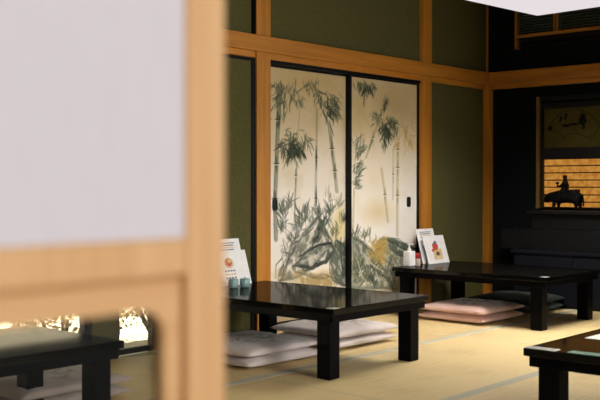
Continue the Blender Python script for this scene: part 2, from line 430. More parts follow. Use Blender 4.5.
INK = (80, 88, 68); INKD = (54, 62, 46); GREY = (112, 114, 104); TAN = (196, 168, 112); OCH = (178, 146, 84)
def backdrop(c):
    n = c.fbm(3.0, 5); zt = (c.Z-c.z0)/(c.z1-c.z0)
    c.blend(np.clip((zt-.45)/.5, 0, 1)*(.5+.6*n), (182, 154, 100), .95)
    c.blend(np.clip(1-abs(zt-.45)/.25, 0, 1)*n, (236, 230, 226), .7)
    c.blend(np.clip((c.fbm(5, 9)-.52)*5, 0, 1)*np.clip((zt-.3)*1.5, 0, 1), (182, 156, 104), .5)
    c.blend(np.clip((.14-zt)/.14, 0, 1), (196, 166, 110), .7)
def rock(c, poly, col, al, wd=3.0):
    # broken wet and dry ink strokes running along a ridge
    for i in range(len(poly)-1):
        (x0, y0), (x1, y1) = poly[i], poly[i+1]
        for k in range(10):
            ox, oy = c.r.randn()*wd*.7, c.r.randn()*wd*.5
            q = c.r.rand()*.6-.15; e = 1+.25*c.r.randn()*.5
            mx, my = (x0+x1)/2+ox+c.r.randn()*1.2, (y0+y1)/2+oy+c.r.randn()*1.2
            c.line([(x0+ox+(x1-x0)*q, y0+oy+(y1-y0)*q), (mx, my), (x1*e+x0*(1-e)+ox*.6, y1*e+y0*(1-e)+oy*.6)], .5+c.r.rand()*1.8, .3+c.r.rand()*.8, np.array(col)+c.r.randn()*20, al*(.25+.55*c.r.rand()), .007)
def wash(c, poly, col, al, seed, edge=None):
    # filled ink wash inside an outline, broken up by the paper's grain
    P = np.array([wall_pt(x, y, c.Y) for x, y in poly]); ins = np.zeros(c.X.shape, bool)
    for (xa, za), (xb, zb) in zip(P, np.roll(P, -1, 0)):
        ins ^= ((za > c.Z) != (zb > c.Z)) & (c.X < (xb-xa)*(c.Z-za)/(zb-za+1e-9)+xa)
    m = ins.astype(float)
    for _ in range(3): m = (m+np.roll(m, 1, 0)+np.roll(m, -1, 0)+np.roll(m, 1, 1)+np.roll(m, -1, 1))/5
    # streaks lean along the slope
    n = c.fbm(9, seed)*.6+.4*np.clip((c.fbm(22, seed+1)-.42)*4, 0, 1)
    c.blend(m*np.clip((n-.18)*2.8, 0, 1), col, min(1, al*1.15))
    if edge:
        q = list(poly)+[poly[0]]
        for a, b in zip(q[:-1], q[1:]): rock(c, [a, b], edge, .75, 1.0)
def paint_left(c):
    backdrop(c)
    c.blob(290, 250, 9, 26, (224, 216, 206), .7, .8)
    c.blob(272, 232, 8, 60, (228, 220, 212), .7, 1)
    c.blob(322, 178, 26, 40, (222, 210, 200), .6, 1.2)
    c.blob(340, 225, 7, 30, (214, 192, 130), .8, 1)
    c.blob(283, 275, 12, 8, OCH, .55, 1); c.blob(325, 277, 16, 8, OCH, .6, 1)
    # stems
    c.stalk([(279.5, 92), (278, 125), (276.5, 165), (275, 200), (276, 240)], 4.6, (88, 98, 76), [(277.5, 120), (276.5, 164), (275, 199)], .95)
    c.stalk([(297, 162), (295.5, 190), (294.5, 222)], 1.8, (104, 112, 96), [(295.7, 176)], .9)
    c.stalk([(317, 108), (316.5, 150), (315.5, 206)], 2.6, (120, 122, 104), [(316.5, 158), (315.8, 199)], .7)
    for y0, y1 in ((146, 157), (159, 171), (186, 198), (200, 206)):
        c.line([(316.3, y0), (316.2, y1)], .8 if y0 in (146, 186) else 3.2, 3.4 if y0 in (146, 186) else .6, INKD, .65, .006)
    c.stalk([(329, 122), (332, 148), (335, 172), (337, 192)], 4.0, (112, 114, 90), [(332, 149), (335, 171)], .8)
    c.line([(331, 136), (333, 160), (336, 180)], 2.0, .5, INK, .7, .006)
    c.line([(300, 104), (298, 135), (297, 162)], .7, .8, INK, .55)
    # hanging leaves
    c.leaves(278, 84, 10, 8, 13, INK, .75, -80, 60, 14, 8); c.leaves(281, 100, 22, 12, 16, INK, .8, -100, 45, 16, 26)
    c.leaves(291, 88, 14, 10, 15, INK, .75, -75, 55, 20, 14); c.leaves(299, 99, 8, 8, 12, INK, .6, -70, 40)
    c.leaves(313, 85, 14, 10, 13, INK, .75, -90, 60, 16, 12); c.leaves(319, 96, 10, 8, 14, INK, .8, -100, 45)
    c.leaves(329, 98, 18, 12, 15, INK, .8, -70, 60, 18, 12); c.leaves(328, 108, 22, 10, 18, INKD, .8, -65, 45, 16, 14); c.leaves(334, 112, 10, 8, 14, INK, .7, -60, 40)
    c.leaves(292, 135, 16, 12, 15, INK, .8, -80, 75, 26, 12); c.leaves(291, 148, 40, 12, 17, INKD, .85, -80, 70, 22, 14); c.leaves(297, 146, 24, 10, 18, INKD, .85, -95, 45, 16, 12); c.leaves(306, 138, 8, 8, 12, INK, .6, -60, 50)
    # upward shoots at the foot
    for (x, y, n, L) in ((283, 214, 16, 20), (289, 205, 9, 16), (281, 230, 14, 16), (303, 218, 16, 20), (300, 226, 12, 16), (318, 214, 12, 15), (331, 213, 16, 16), (338, 206, 9, 14), (293, 240, 12, 14), (329, 198, 7, 12), (327, 224, 10, 14), (343, 222, 10, 14)):
        c.leaves(x, y, n, 8, L, GREY if n < 10 else (78, 86, 74), .75, 90, 55)
    # rocks
    c.blob(335, 232, 8, 24, (200, 184, 128), .55, 1)
    wash(c, [(318, 216), (310, 227), (299, 241), (289, 258), (281, 280), (300, 276), (318, 262), (330, 246), (325, 228)], (128, 128, 114), .85, 21, (98, 100, 90))
    wash(c, [(330, 243), (318, 245), (306, 252), (294, 266), (312, 269), (326, 262), (334, 250)], (98, 104, 94), .9, 23, (66, 72, 66))
    wash(c, [(336, 240), (344, 244), (347, 262), (347, 286), (336, 282), (330, 262)], (96, 102, 90), .9, 25, (70, 76, 68))
    wash(c, [(319, 222), (324, 232), (318, 244), (311, 250), (312, 238)], (78, 82, 74), .8, 27)
    wash(c, [(284, 276), (300, 270), (318, 274), (336, 282), (336, 288), (284, 288)], (170, 146, 98), .8, 28)
    rock(c, [(318, 217), (310, 226), (300, 238), (292, 250), (286, 262), (280, 276)], (82, 84, 76), .8)
    rock(c, [(312, 232), (304, 244), (296, 258)], (96, 98, 88), .7, 4)
    rock(c, [(318, 217), (324, 228), (331, 240), (338, 256)], (74, 78, 70), .8, 2)
    rock(c, [(330, 243), (318, 245), (308, 251), (300, 256)], (50, 56, 52), .85, 1.2)
    rock(c, [(334, 250), (326, 261), (312, 268), (298, 266)], (56, 62, 58), .85, 1.6)
    rock(c, [(322, 225), (318, 236), (312, 246)], (60, 64, 58), .8, 1.2)
    c.line([(313, 233), (308, 243), (311, 246)], 3, 2, (206, 200, 186), .8, .01); c.line([(302, 262), (316, 256), (328, 248)], 2.6, 1.5, (200, 196, 182), .6, .012)
    rock(c, [(340, 240), (342, 256), (344, 276)], (70, 76, 68), .85, 3)
    rock(c, [(300, 272), (314, 277), (328, 276), (340, 284)], (96, 92, 74), .6, 3)
    c.leaves(334, 232, 14, 14, 13, (88, 94, 80), .8, 80, 60); c.leaves(286, 252, 16, 14, 13, GREY, .7, 70, 60)
    c.leaves(343, 254, 22, 14, 13, (80, 86, 76), .8, 100, 60); c.leaves(340, 276, 20, 16, 13, (76, 84, 74), .8, 90, 70); c.leaves(310, 222, 12, 14, 12, GREY, .7, 90, 40)
    c.leaves(322, 226, 14, 12, 14, (74, 82, 70), .8, 70, 50); c.leaves(296, 232, 16, 14, 14, GREY, .7, 95, 40)

def paint_right(c):
    backdrop(c)
    c.blob(394, 110, 30, 26, (172, 144, 94), .5, 1.3); c.blob(372, 128, 18, 14, (182, 154, 104), .4, 1.3); c.blob(360, 105, 10, 16, (188, 160, 108), .4, 1.2)
    c.blob(375, 180, 20, 26, (222, 206, 180), .6, 1.2); c.blob(378, 212, 26, 16, (202, 174, 118), .6, 1.2)
    c.stalk([(386, 102), (378, 124), (370, 146), (366, 158)], 2.4, (150, 138, 96), [(381, 116), (373, 138)], .8)
    c.line([(372, 140), (369, 150)], 3.2, 1, INK, .7, .006)
    c.stalk([(398, 144), (397.7, 180), (397.5, 236)], 3.0, (190, 162, 104), [(397.8, 150), (397.7, 168), (397.5, 196)], .9)
    c.stalk([(393.5, 148), (393, 200)], 1.8, (190, 168, 118), [(393.2, 175)], .8); c.stalk([(381.5, 168), (385, 194), (388, 222)], 2.6, (186, 160, 108), [(385, 195)], .9)
    c.stalk([(354, 190), (353, 230)], 2.2, (180, 156, 104), [], .8)
    c.leaves(362, 84, 16, 8, 15, INK, .85, -75, 60, 14, 6); c.leaves(367, 86, 14, 8, 16, INKD, .85, -95, 40, 14, 8); c.leaves(373, 86, 7, 6, 11, INK, .6, -60, 50)
    c.leaves(387, 100, 9, 4, 12, INK, .8, -110, 30, 6, 8); c.leaves(385, 106, 6, 4, 9, INK, .7, -115, 25)
    c.leaves(376, 114, 12, 8, 12, INK, .7, -80, 60, 14, 8)
    c.leaves(388, 125, 34, 14, 17, INKD, .85, -85, 75, 24, 12); c.leaves(386, 130, 20, 10, 18, INKD, .85, -60, 40); c.leaves(392, 120, 12, 8, 15, INK, .7, -50, 70); c.leaves(384, 138, 9, 8, 16, INKD, .75, -80, 40)
    c.leaves(405, 128, 16, 12, 17, OCH, .55, -80, 60, 18, 14); c.leaves(408, 140, 12, 10, 18, OCH, .5, -75, 40); c.leaves(397, 140, 10, 8, 14, OCH, .5, -110, 50)
    c.leaves(358, 152, 18, 10, 16, (92, 98, 78), .8, 60, 55, 12, 20); c.leaves(356, 170, 16, 8, 16, (84, 92, 74), .8, 30, 60, 8, 20); c.leaves(355, 184, 12, 8, 14, (96, 100, 80), .75, 0, 60)
    # foot of the panel: ochre blossom-like rock, dark grasses
    wash(c, [(353, 238), (362, 242), (372, 250), (382, 266), (392, 288), (353, 288)], (116, 120, 98), .85, 31, (92, 98, 84))
    wash(c, [(372, 244), (384, 236), (396, 243), (412, 250), (420, 256), (414, 290), (384, 290)], (140, 134, 100), .8, 33)
    wash(c, [(388, 238), (402, 243), (420, 250), (420, 260), (402, 256), (392, 250)], (92, 98, 84), .9, 35, (72, 80, 72))
    c.leaves(356, 240, 16, 12, 14, (86, 94, 78), .85, 85, 50); c.leaves(366, 238, 14, 12, 13, (104, 106, 84), .75, 90, 50)
    c.blob(381, 252, 9, 12, (186, 152, 84), .75, 1)
    for (x, y) in ((380, 248), (385, 244), (376, 246), (382, 262), (372, 256)):
        c.leaves(x, y, 14, 8, 12, (170, 138, 72), .8, 90, 180)
    rock(c, [(388, 240), (398, 244), (408, 250), (418, 252)], (70, 80, 72), .85, 1.6); rock(c, [(392, 248), (402, 254), (416, 258)], (92, 96, 84), .8, 2)
    rock(c, [(356, 244), (360, 258), (366, 272), (376, 284)], (78, 84, 72), .85, 3.4); rock(c, [(362, 246), (368, 260), (378, 272), (390, 282)], (86, 90, 76), .8, 3)
    rock(c, [(372, 262), (366, 274), (360, 286)], (76, 82, 70), .8, 2.5); rock(c, [(392, 256), (386, 270), (392, 286)], (92, 94, 78), .75, 2.5); rock(c, [(400, 258), (404, 272), (402, 286)], (80, 86, 76), .75, 2.5)
    c.leaves(390, 272, 26, 20, 13, (80, 88, 76), .8, 90, 60); c.leaves(372, 278, 26, 18, 13, (70, 78, 66), .8, 90, 60); c.leaves(358, 270, 20, 14, 13, (76, 84, 70), .8, 80, 60)
    for p in ([(364, 254), (372, 264), (384, 272)], [(394, 262), (397, 272), (396, 284)], [(358, 262), (362, 276), (370, 286)], [(376, 272), (380, 284)], [(398, 248), (410, 254)]):
        c.line(p, 1.8, 1.2, (214, 202, 172), .75, .008)

def fusuma(num, x0, x1, Yf, painter, pull_x, seed):
    b = .030
    o = struct('door_%d' % num, boxes([(x0, x1, Yf, Yf+.026, .014, 1.768)], .0), black_frame)
    link('door_frame', boxes([(x0, x0+b, Yf-.006, Yf, .014, 1.768), (x1-b, x1, Yf-.006, Yf, .014, 1.768), (x0+b, x1-b, Yf-.006, Yf, 1.754, 1.768), (x0+b, x1-b, Yf-.006, Yf, .014, .05)], .002), black_frame, o)
    cv = Canvas(x0+b, x1-b, .05, 1.754, Yf-.001, 230, 480); cv.r = np.random.RandomState(seed)
    painter(cv); cv.build('ink_painting', o)
    # recessed oval-cornered finger pull
    bm = bmesh.new(); n = 28
    def ring(sx, sz, y): 
        out = []
        for k in range(n):
            t = 2*PI*k/n; c_, s_ = math.cos(t), math.sin(t)
            out.append(bm.verts.new((pull_x+sx*math.copysign(abs(c_)**.5, c_), y, .838+sz*math.copysign(abs(s_)**.5, s_))))
        return out
    R = [ring(.024, .040, Yf-.001), ring(.024, .040, Yf-.006), ring(.018, .033, Yf-.006), ring(.017, .032, Yf-.002)]
    for a, c in zip(R[:-1], R[1:]):
        for k in range(n): bm.faces.new((a[k], a[(k+1) % n], c[(k+1) % n], c[k]))
    bm.faces.new(R[-1])
    tag(link('door_pull', bm, iron, o), 'dark metal finger pull')
    return o
fusuma(1, 4.672, 5.542, 4.462, paint_left, 4.762, 11)
fusuma(2, 5.507, 6.388, 4.428, paint_right, 6.25, 12)

o = struct('door_4', boxes([(3.74, 4.513, W-.016, W-.001, .012, 1.785)]), plaster)
link('door_frame', boxes([(4.478, 4.513, W-.024, W-.016, .012, 1.785), (3.74, 3.775, W-.024, W-.016, .012, 1.785), (3.775, 4.478, W-.024, W-.016, 1.765, 1.785), (3.775, 4.478, W-.024, W-.016, .012, .045)], .002), black_frame, o)
struct('trim_14', boxes([(4.498, 4.513, W-.03, W, 1.936, ZC)]), black_frame)  # black strip painting in the shade on the upper post's left side

# ------------------------------------------------------------------ shoji door near the camera
DY = .5
sh = struct('door_3', boxes([
    (.447, .483, DY, DY+.03, .01, 1.93), (-.47, -.434, DY, DY+.03, .01, 1.93),
    (-.434, .447, DY, DY+.03, 1.88, 1.93), (-.434, .447, DY, DY+.03, .909, .934), (-.434, .447, DY, DY+.03, .01, .20)], .002), door_v)
bmk = boxes([(-.434+.147*k-.004, -.434+.147*k+.004, DY+.006, DY+.022, .934, 1.88) for k in range(1, 6)] +
            [(-.434, .447, DY+.007, DY+.021, .934+.19*k-.004, .934+.19*k+.004) for k in range(1, 5)])
link('lattice', bmk, door_h, sh)
link('paper_screen', boxes([(-.434, .447, DY+.003, DY+.0055, .934, 1.88)]), paper_m, sh)
# lower sash: a frame with a rounded opening and its glass
bm = bmesh.new(); n = 10; rr = .018
def rrect(x0, x1, z0, z1, r):
    pts = []
    for (cx, cz, a0) in ((x1-r, z1-r, 0), (x0+r, z1-r, 90), (x0+r, z0+r, 180), (x1-r, z0+r, 270)):
        for k in range(n+1):
            a = math.radians(a0+90*k/n); pts.append((cx+r*math.cos(a), cz+r*math.sin(a)))
    return pts
inn = rrect(-.405, .4285, .24, .887, rr); out = rrect(-.430, .4425, .205, .906, .0005)
for (y0, y1) in ((DY+.003, DY+.013),):
    vi0 = [bm.verts.new((x, y0, z)) for x, z in inn]; vi1 = [bm.verts.new((x, y1, z)) for x, z in inn]
    vo0 = [bm.verts.new((x, y0, z)) for x, z in out]; vo1 = [bm.verts.new((x, y1, z)) for x, z in out]
    N = len(inn)
    for k in range(N):
        j = (k+1) % N
        bm.faces.new((vi0[k], vi0[j], vo0[j], vo0[k])); bm.faces.new((vi1[k], vi1[j], vo1[j], vo1[k]))
        bm.faces.new((vi0[k], vi0[j], vi1[j], vi1[k])); bm.faces.new((vo0[k], vo0[j], vo1[j], vo1[k]))
for b_ in ((-.434, -.430, .205, .909), (.4425, .447, .205, .909), (-.430, .4425, .906, .909), (-.434, .447, .2, .205)): box(bm, b_[0], b_[1], DY+.009, DY+.013, b_[2], b_[3])
sash = link('lower_sash', bm, door_h, sh)
link('glass_pane', boxes([(-.41, .432, DY+.007, DY+.010, .235, .89)]), door_glass, sash)

# ------------------------------------------------------------------ low garden windows on the back wall
def low_window(num, x0, x1):
    o = struct('window_%d' % num, boxes([(x0, x0+.03, W+.03, W+.07, .0, .62), (x1-.03, x1, W+.03, W+.07, .0, .62),
        (x0+.03, x1-.03, W+.03, W+.07, .59, .62), (x0+.03, x1-.03, W+.03, W+.07, 0, .03)], .002), dark_wood)
    link('glass_pane', boxes([(x0+.03, x1-.03, W+.048, W+.052, .03, .59)]), clear_glass, o)
low_window(1, 1.55, 3.25); low_window(2, 3.43, 3.74)

# ------------------------------------------------------------------ lit window on the right wall
def rw(y0, y1, z0, z1, x0=XR-.01, x1=XR+.06): return (x0, x1, y0, y1, z0, z1)
w3 = struct('window_3', boxes([rw(WY1-.015, WY1, .775, 1.64), rw(WY0, WY0+.03, .775, 1.64), rw(WY0+.03, WY1-.015, 1.60, 1.64),
     rw(WY0+.03, WY1-.015, 1.18, 1.275), rw(WY0+.03, WY1-.015, .775, .79)], .002), dark_wood)
link('paper_pane', boxes([(XR+.03, XR+.034, WY0+.03, WY1-.015, .79, 1.18)]), amber_m, w3)
link('lattice_bar', boxes([(XR+.012, XR+.026, WY0+.03, WY1-.015, z-.0045, z+.0045) for z in (1.127, 1.070, 1.010, .952, .890, .832)]), dark_wood, w3)
fp = link('transom_panel', boxes([(XR+.02, XR+.04, WY0+.03, WY1-.015, 1.275, 1.60)]), olive_panel, w3)
# fan outline and small dark silhouettes drawn on the transom
bm = bmesh.new()
def fan_pt(r, a): return (3.62+r*math.cos(a), 1.345+r*math.sin(a))
def strip(pts, w):
    for a, b in zip(pts[:-1], pts[1:]):
        d = Vector((b[0]-a[0], b[1]-a[1])); nrm = Vector((-d.y, d.x)).normalized()*w
        vs = [bm.verts.new((XR+.0185, p[0]+s*nrm.x, p[1]+s*nrm.y)) for p, s in ((a, 1), (b, 1), (b, -1), (a, -1))]
        bm.faces.new(vs)
def disc(y, z, ry, rz, n=14, rot=0):
    c_, s_ = math.cos(rot), math.sin(rot)
    bm.faces.new([bm.verts.new((XR+.0182, y+ry*math.cos(2*PI*k/n)*c_-rz*math.sin(2*PI*k/n)*s_, z+ry*math.cos(2*PI*k/n)*s_+rz*math.sin(2*PI*k/n)*c_)) for k in range(n)])
strip([fan_pt(.238, math.radians(a)) for a in range(24, 157, 4)], .0025)
strip([(3.83, 1.44), (3.79, 1.405), (3.75, 1.40), (3.71, 1.355), (3.67, 1.385), (3.60, 1.39), (3.53, 1.365), (3.47, 1.345), (3.43, 1.39), (3.40, 1.44)], .0018)
for (y, z, a, b_, r_) in ((3.83, 1.437, .020, .02, 0), (3.735, 1.51, .012, .026, .4), (3.69, 1.53, .013, .03, .3), (3.69, 1.455, .035, .012, .1), (3.62, 1.465, .05, .010, 0), (3.545, 1.49, .036, .036, .3), (3.535, 1.44, .014, .024, 0), (3.54, 1.53, .022, .02, 0)):
    disc(y, z, a, b_, rot=r_)
link('fan_drawing', bm, fan_ink, w3)
struct('trim_12', boxes([(XR-.025, XR, 3.905, 3.935, .775, 1.70)], .003), pmat('olive_post', srgb(110, 84, 34), srgb(124, 96, 42), .6, (20, 20, 3)))
struct('trim_13', boxes([(XR-.02, XR, .8, 3.925, 1.67, 1.70)], .003), dark_wood)
# daylight window (forward part of the same wall)
w4 = struct('window_4', boxes([(XR+.03, XR+.08, .8, .84, .35, 1.95), (XR+.03, XR+.08, 2.76, 2.8, .35, 1.95), (XR+.03, XR+.08, 1.78, 1.82, .35, 1.95),
    (XR+.03, XR+.08, .84, 2.76, 1.91, 1.95), (XR+.03, XR+.08, .84, 2.76, .35, .39)]), dark_wood)
link('glass_pane', boxes([(XR+.053, XR+.057, .84, 2.76, .39, 1.91)]), clear_glass, w4)

struct('window_5', boxes([(2.8, 2.84, .47, .53, .42, 1.5), (3.96, 4.0, .47, .53, .42, 1.5), (2.84, 3.96, .47, .53, 1.46, 1.5), (2.84, 3.96, .47, .53, .42, .46)]), dark_wood)  # unseen front window, added to let more light into the room
link('glass_pane', boxes([(2.84, 3.96, .498, .502, .46, 1.46)]), clear_glass, bpy.data.objects['window_5'])  # pane of the added front window

# ------------------------------------------------------------------ louvred cover on the upper right wall
lv = empty('louvre_cover', (XR, 3.6, 2.21), 'dark slatted cover with thin wooden frame high on the right wall', 'louvre')
def lx(y0, y1, z0, z1, x0, x1): return (x0, x1, y0-3.6, y1-3.6, z0-2.21, z1-2.21)
link('frame', boxes([lx(4.095, 4.118, 2.11, 2.60, -.06, 0), lx(2.6, 4.095, 2.203, 2.226, -.06, 0), lx(3.755, 3.772, 2.226, 2.60, -.05, 0), lx(3.728, 3.743, 2.226, 2.60, -.05, 0)], .002), wood_y, lv)
bm = bmesh.new()
for k in range(16):
    z = 2.245+.023*k
    box(bm, -.045, -.008, 2.6-3.6, 4.094-3.6, z-2.21, z-2.21+.009)
link('slat', bm, louvre_m, lv)
link('backing', boxes([lx(2.6, 4.095, 2.232, 2.60, -.007, 0)]), black_frame, lv)
link('lower_panel', boxes([lx(2.6, 4.095, 2.155, 2.205, -.03, 0), lx(2.6, 4.095, 2.128, 2.140, -.045, 0)], .002), dark_wood, lv)

# ------------------------------------------------------------------ low tables
def make_table(L=1.25):
    t = empty('low_table', (0, 0, 0), None, 'low table', 'black lacquer low tables')
    Wd = .828
    link('tabletop', boxes([(-Wd/2, Wd/2, -L/2, L/2, .330, .360)], .003), lacquer, t)
    a = .016
    link('apron', boxes([(-Wd/2+a, Wd/2-a, -L/2+a, -L/2+a+.03, .29, .33), (-Wd/2+a, Wd/2-a, L/2-a-.03, L/2-a, .29, .33),
                         (-Wd/2+a, -Wd/2+a+.03, -L/2+a+.03, L/2-a-.03, .29, .33), (Wd/2-a-.03, Wd/2-a, -L/2+a+.03, L/2-a-.03, .29, .33)], .002), lacquer_leg, t)
    for sx in (-1, 1):
        for sy in (-1, 1):
            x0 = sx*(Wd/2-.030); y0 = sy*(L/2-.047)
            link('leg', boxes([(min(x0, x0-sx*.078), max(x0, x0-sx*.078), min(y0, y0-sy*.085), max(y0, y0-sy*.085), 0, .33)], .003), lacquer_leg, t)
    return t
glint_m = pmat('pale_corner_glint', srgb(196, 200, 196), srgb(212, 214, 208), .15, (30, 30, 30), coat=.3)  # pale strips on table corners, painted stand-ins for reflected glints
T1 = make_table(); T1.location = (3.674+.414, 3.050+.625, 0.0012)
T2 = copy_tree(T1); T2.location = (5.862+.414, 3.05+.625, 0.0012)
T0 = make_table(.64); T0.location = (2.395-.414, 3.05+.32, 0.0012)
T3 = copy_tree(T1); T3.location = (3.28+.414, 1.80-.625, 0.0012)
T1['label'] = 'black lacquer low table in front of the painted left sliding door'
T2['label'] = 'black lacquer low table by the dark right wall, with white pump bottle on it'
T0['label'] = 'short black low table seen only through the glass of the near shoji door'
T3['label'] = 'black low table cut off at the bottom right corner, white paper on it'
def glint(t, x0, x1, y0, y1):
    tag(link('corner_glint', boxes([(x0, x1, y0, y1, .3601, .3616)], .0006), glint_m, t), 'pale painted-on corner glint')
glint(T1, -.412, -.356, -.623, -.575); glint(T2, -.412, -.356, -.623, -.575); glint(T3, -.412, -.361, .50, .622)

# ------------------------------------------------------------------ floor cushions
def cushion_mesh(mat, seed, Wx=.59, Wy=.56, h=.069):
    N = 40; bm = bmesh.new(); rnd = random.Random(seed); off = Vector((rnd.random()*50, rnd.random()*50, 0))
    def sq(u, v):      # rounded square with slightly pulled-in sides
        x = u*(1-.05*(1-v*v)**1.0*abs(u)**3); y = v*(1-.05*(1-u*u)*abs(v)**3)
        return x, y
    g = {}
    for s in (1, -1):
        for i in range(N+1):
            for j in range(N+1):
                u, v = -1+2*i/N, -1+2*j/N
                edge = i in (0, N) or j in (0, N)
                if edge and s == -1: g[(s, i, j)] = g[(1, i, j)]; continue
                x, y = sq(u, v)
                k = ((1-abs(u)**5)*(1-abs(v)**5))**.5
                t = h/2*k*(1+.12*(1-u*u)*(1-v*v))
                p = Vector((x*Wx/2, y*Wy/2, 0))
                wr = (mnoise.noise(p*9+off)*.006+mnoise.noise(p*22+off)*.003)*k
                # gathers running in from the corners
                wr += .002*math.sin(26*(abs(u)-abs(v)))*abs(u*v)**2*k
                z = (t+wr) if s == 1 else -t*.82
                g[(s, i, j)] = bm.verts.new((p.x, p.y, z))
    for s in (1, -1):
        for i in range(N):
            for j in range(N):
                q = (g[(s, i, j)], g[(s, i+1, j)], g[(s, i+1, j+1)], g[(s, i, j+1)])
                bm.faces.new(q if s == 1 else q[::-1])
    me_z = min(v.co.z for v in bm.verts)
    for v in bm.verts: v.co.z -= me_z
    return bm
def stack(x0, y0, mat, labels, group, seed, jit=.012, size=(.59, .56)):
    rnd = random.Random(seed)
    for k, lb in enumerate(labels):
        o = link('floor_cushion', cushion_mesh(mat, seed*10+k, *size), mat, smooth=True)
        o.location = (x0+size[0]/2+rnd.uniform(-jit, jit), y0+size[1]/2+rnd.uniform(-jit, jit), .0015+k*.056)
        o.rotation_euler = (0, 0, rnd.uniform(-.03, .03))
        tag(o, lb, 'floor cushion', group)
stack(3.575, 3.52, cush_grey, ('pale grey floor cushion lowest of the stack under the left of the front table', 'pale grey patterned floor cushion topping the stack under the left of the front table'), 'cushions beneath the front table', 2)
stack(4.365, 3.575, cush_grey, ('pale floor cushion lowest of the stack under the right of the front table', 'pale floor cushion on top of the stack under the right of the front table'), 'cushions beneath the front table', 3)
stack(5.82, 3.50, cush_pink, ('pink floor cushion at the bottom of the pink pair in the middle of the floor', 'pink floor cushion with dark motif, on top of the pink pair'), 'pink cushions', 4)
stack(6.46, 3.50, cush_dark, ('dark green floor cushion, lowest in the shade beneath the right-hand table', 'dark green floor cushion, topmost in the shade beneath the right-hand table'), 'dark cushions', 5)
stack(2.22, 3.52, cush_mauve, ('mauve grey floor cushion at the bottom of the stack seen through the door glass', 'mauve grey patterned floor cushion on top of the stack seen through the door glass'), 'cushions behind the door glass', 6)

# ------------------------------------------------------------------ menus on the tables
ZT = .3612
def flatpoly(bm, pts, mi, y=-.0016):
    f = bm.faces.new([bm.verts.new((x, y, z)) for x, z in pts]); f.material_index = mi
def ell(cx, cz, rx, rz, n=18): return [(cx+rx*math.cos(2*PI*k/n), cz+rz*math.sin(2*PI*k/n)) for k in range(n)]
def card(x0, x1, y, h, lean, label, art, rz=0.):
    w = x1-x0
    t = empty('menu_card', ((x0+x1)/2, y, ZT+.0008), label, 'menu', 'menu cards on the tables', rz)
    bm = boxes([(-w/2, w/2, 0, .0025, 0, h)], .0008)
    s = link('menu_sheet', bm, white_card, t); s.rotation_euler = (-lean, 0, 0)
    if art:
        bm = bmesh.new(); art(bm, w, h)
        a = link('printed_picture', bm, [ink_red, ink_brown, ink_dark, ink_blue, ink_tan], s)
    return t
def art_parfait(bm, w, h):
    y = -.0016
    flatpoly(bm, [(-.055, .03), (.07, .03), (.07, .115), (-.045, .115)], 4, -.0012)
    flatpoly(bm, [(-.035, .035), (.05, .035), (.055, .105), (-.04, .105)], 1, -.0014)
    flatpoly(bm, ell(.01, .075, .025, .018), 2, -.0016); flatpoly(bm, ell(.012, .050, .03, .012), 4, -.0016)
    flatpoly(bm, ell(-.005, .135, .04, .032), 0, -.0016); flatpoly(bm, ell(.005, .165, .020, .014), 3, -.0018)
    flatpoly(bm, ell(-.045, .105, .018, .014), 0, -.0017)
    for k in range(4): flatpoly(bm, [(-.115, .03+.03*k), (-.09, .03+.03*k), (-.09, .034+.03*k), (-.115, .034+.03*k)], 4, -.0014)
def art_text(bm, w, h):
    for k in range(4):
        z = h-.03-.014*k
        flatpoly(bm, [(-w*.33, z), (w*(.30-.05*(k % 2)), z), (w*(.30-.05*(k % 2)), z+.006), (-w*.33, z+.006)], (3, 2, 4, 3)[k])
    flatpoly(bm, [(-w*.3, h-.10), (w*.1, h-.10), (w*.1, h-.095), (-w*.3, h-.095)], 0)
def art_dish(bm, w, h):
    cx = -.035
    flatpoly(bm, ell(cx+.004, .138, .040, .034), 4, -.0012); flatpoly(bm, ell(cx, .142, .030, .026), 0, -.0014); flatpoly(bm, ell(cx+.012, .15, .016, .013), 1, -.0016)
    for k in range(3):
        z = .085-.022*k
        for q in range(4): flatpoly(bm, [(cx-.045+.024*q, z), (cx-.029+.024*q, z), (cx-.029+.024*q, z+.009), (cx-.045+.024*q, z+.009)], (2, 1, 2)[k], -.0014)
card(4.085, 4.325, 4.285, .285, .28, 'taller white menu card with printed lines, by the left post', art_text)
card(4.06, 4.318, 4.238, .215, .30, 'shorter white menu card with a round dish picture, beside two teal jars', art_dish)
card(6.245, 6.48, 4.285, .275, .26, 'taller white menu card with printed lines, behind the dessert menu', art_text)
card(6.255, 6.545, 4.238, .222, .30, 'white menu card with a red-topped dessert picture on the right-hand table', art_parfait)

# little lidded jars on the front table
def jar(x, y, label):
    t = empty('condiment_jar', (x, y, ZT), label, 'jar', 'teal jars')
    bm = lathe(bmesh.new(), [(0, 0), (.022, 0), (.027, .004), (.030, .02), (.030, .040), (.027, .046), (.0, .046)], 28)
    link('jar_body', bm, teal, t, smooth=True)
    bm = lathe(bmesh.new(), [(0, .0462), (.030, .0462), (.030, .050), (.022, .0525), (.006, .0535), (.004, .055), (.006, .058), (.004, .061), (0, .0615)], 28)
    link('lid', bm, teal, t, smooth=True)
jar(4.055, 4.135, 'teal lidded jar, the left of two at the wall end of the front table')
jar(4.128, 4.112, 'teal lidded jar, the right of two at the wall end of the front table')

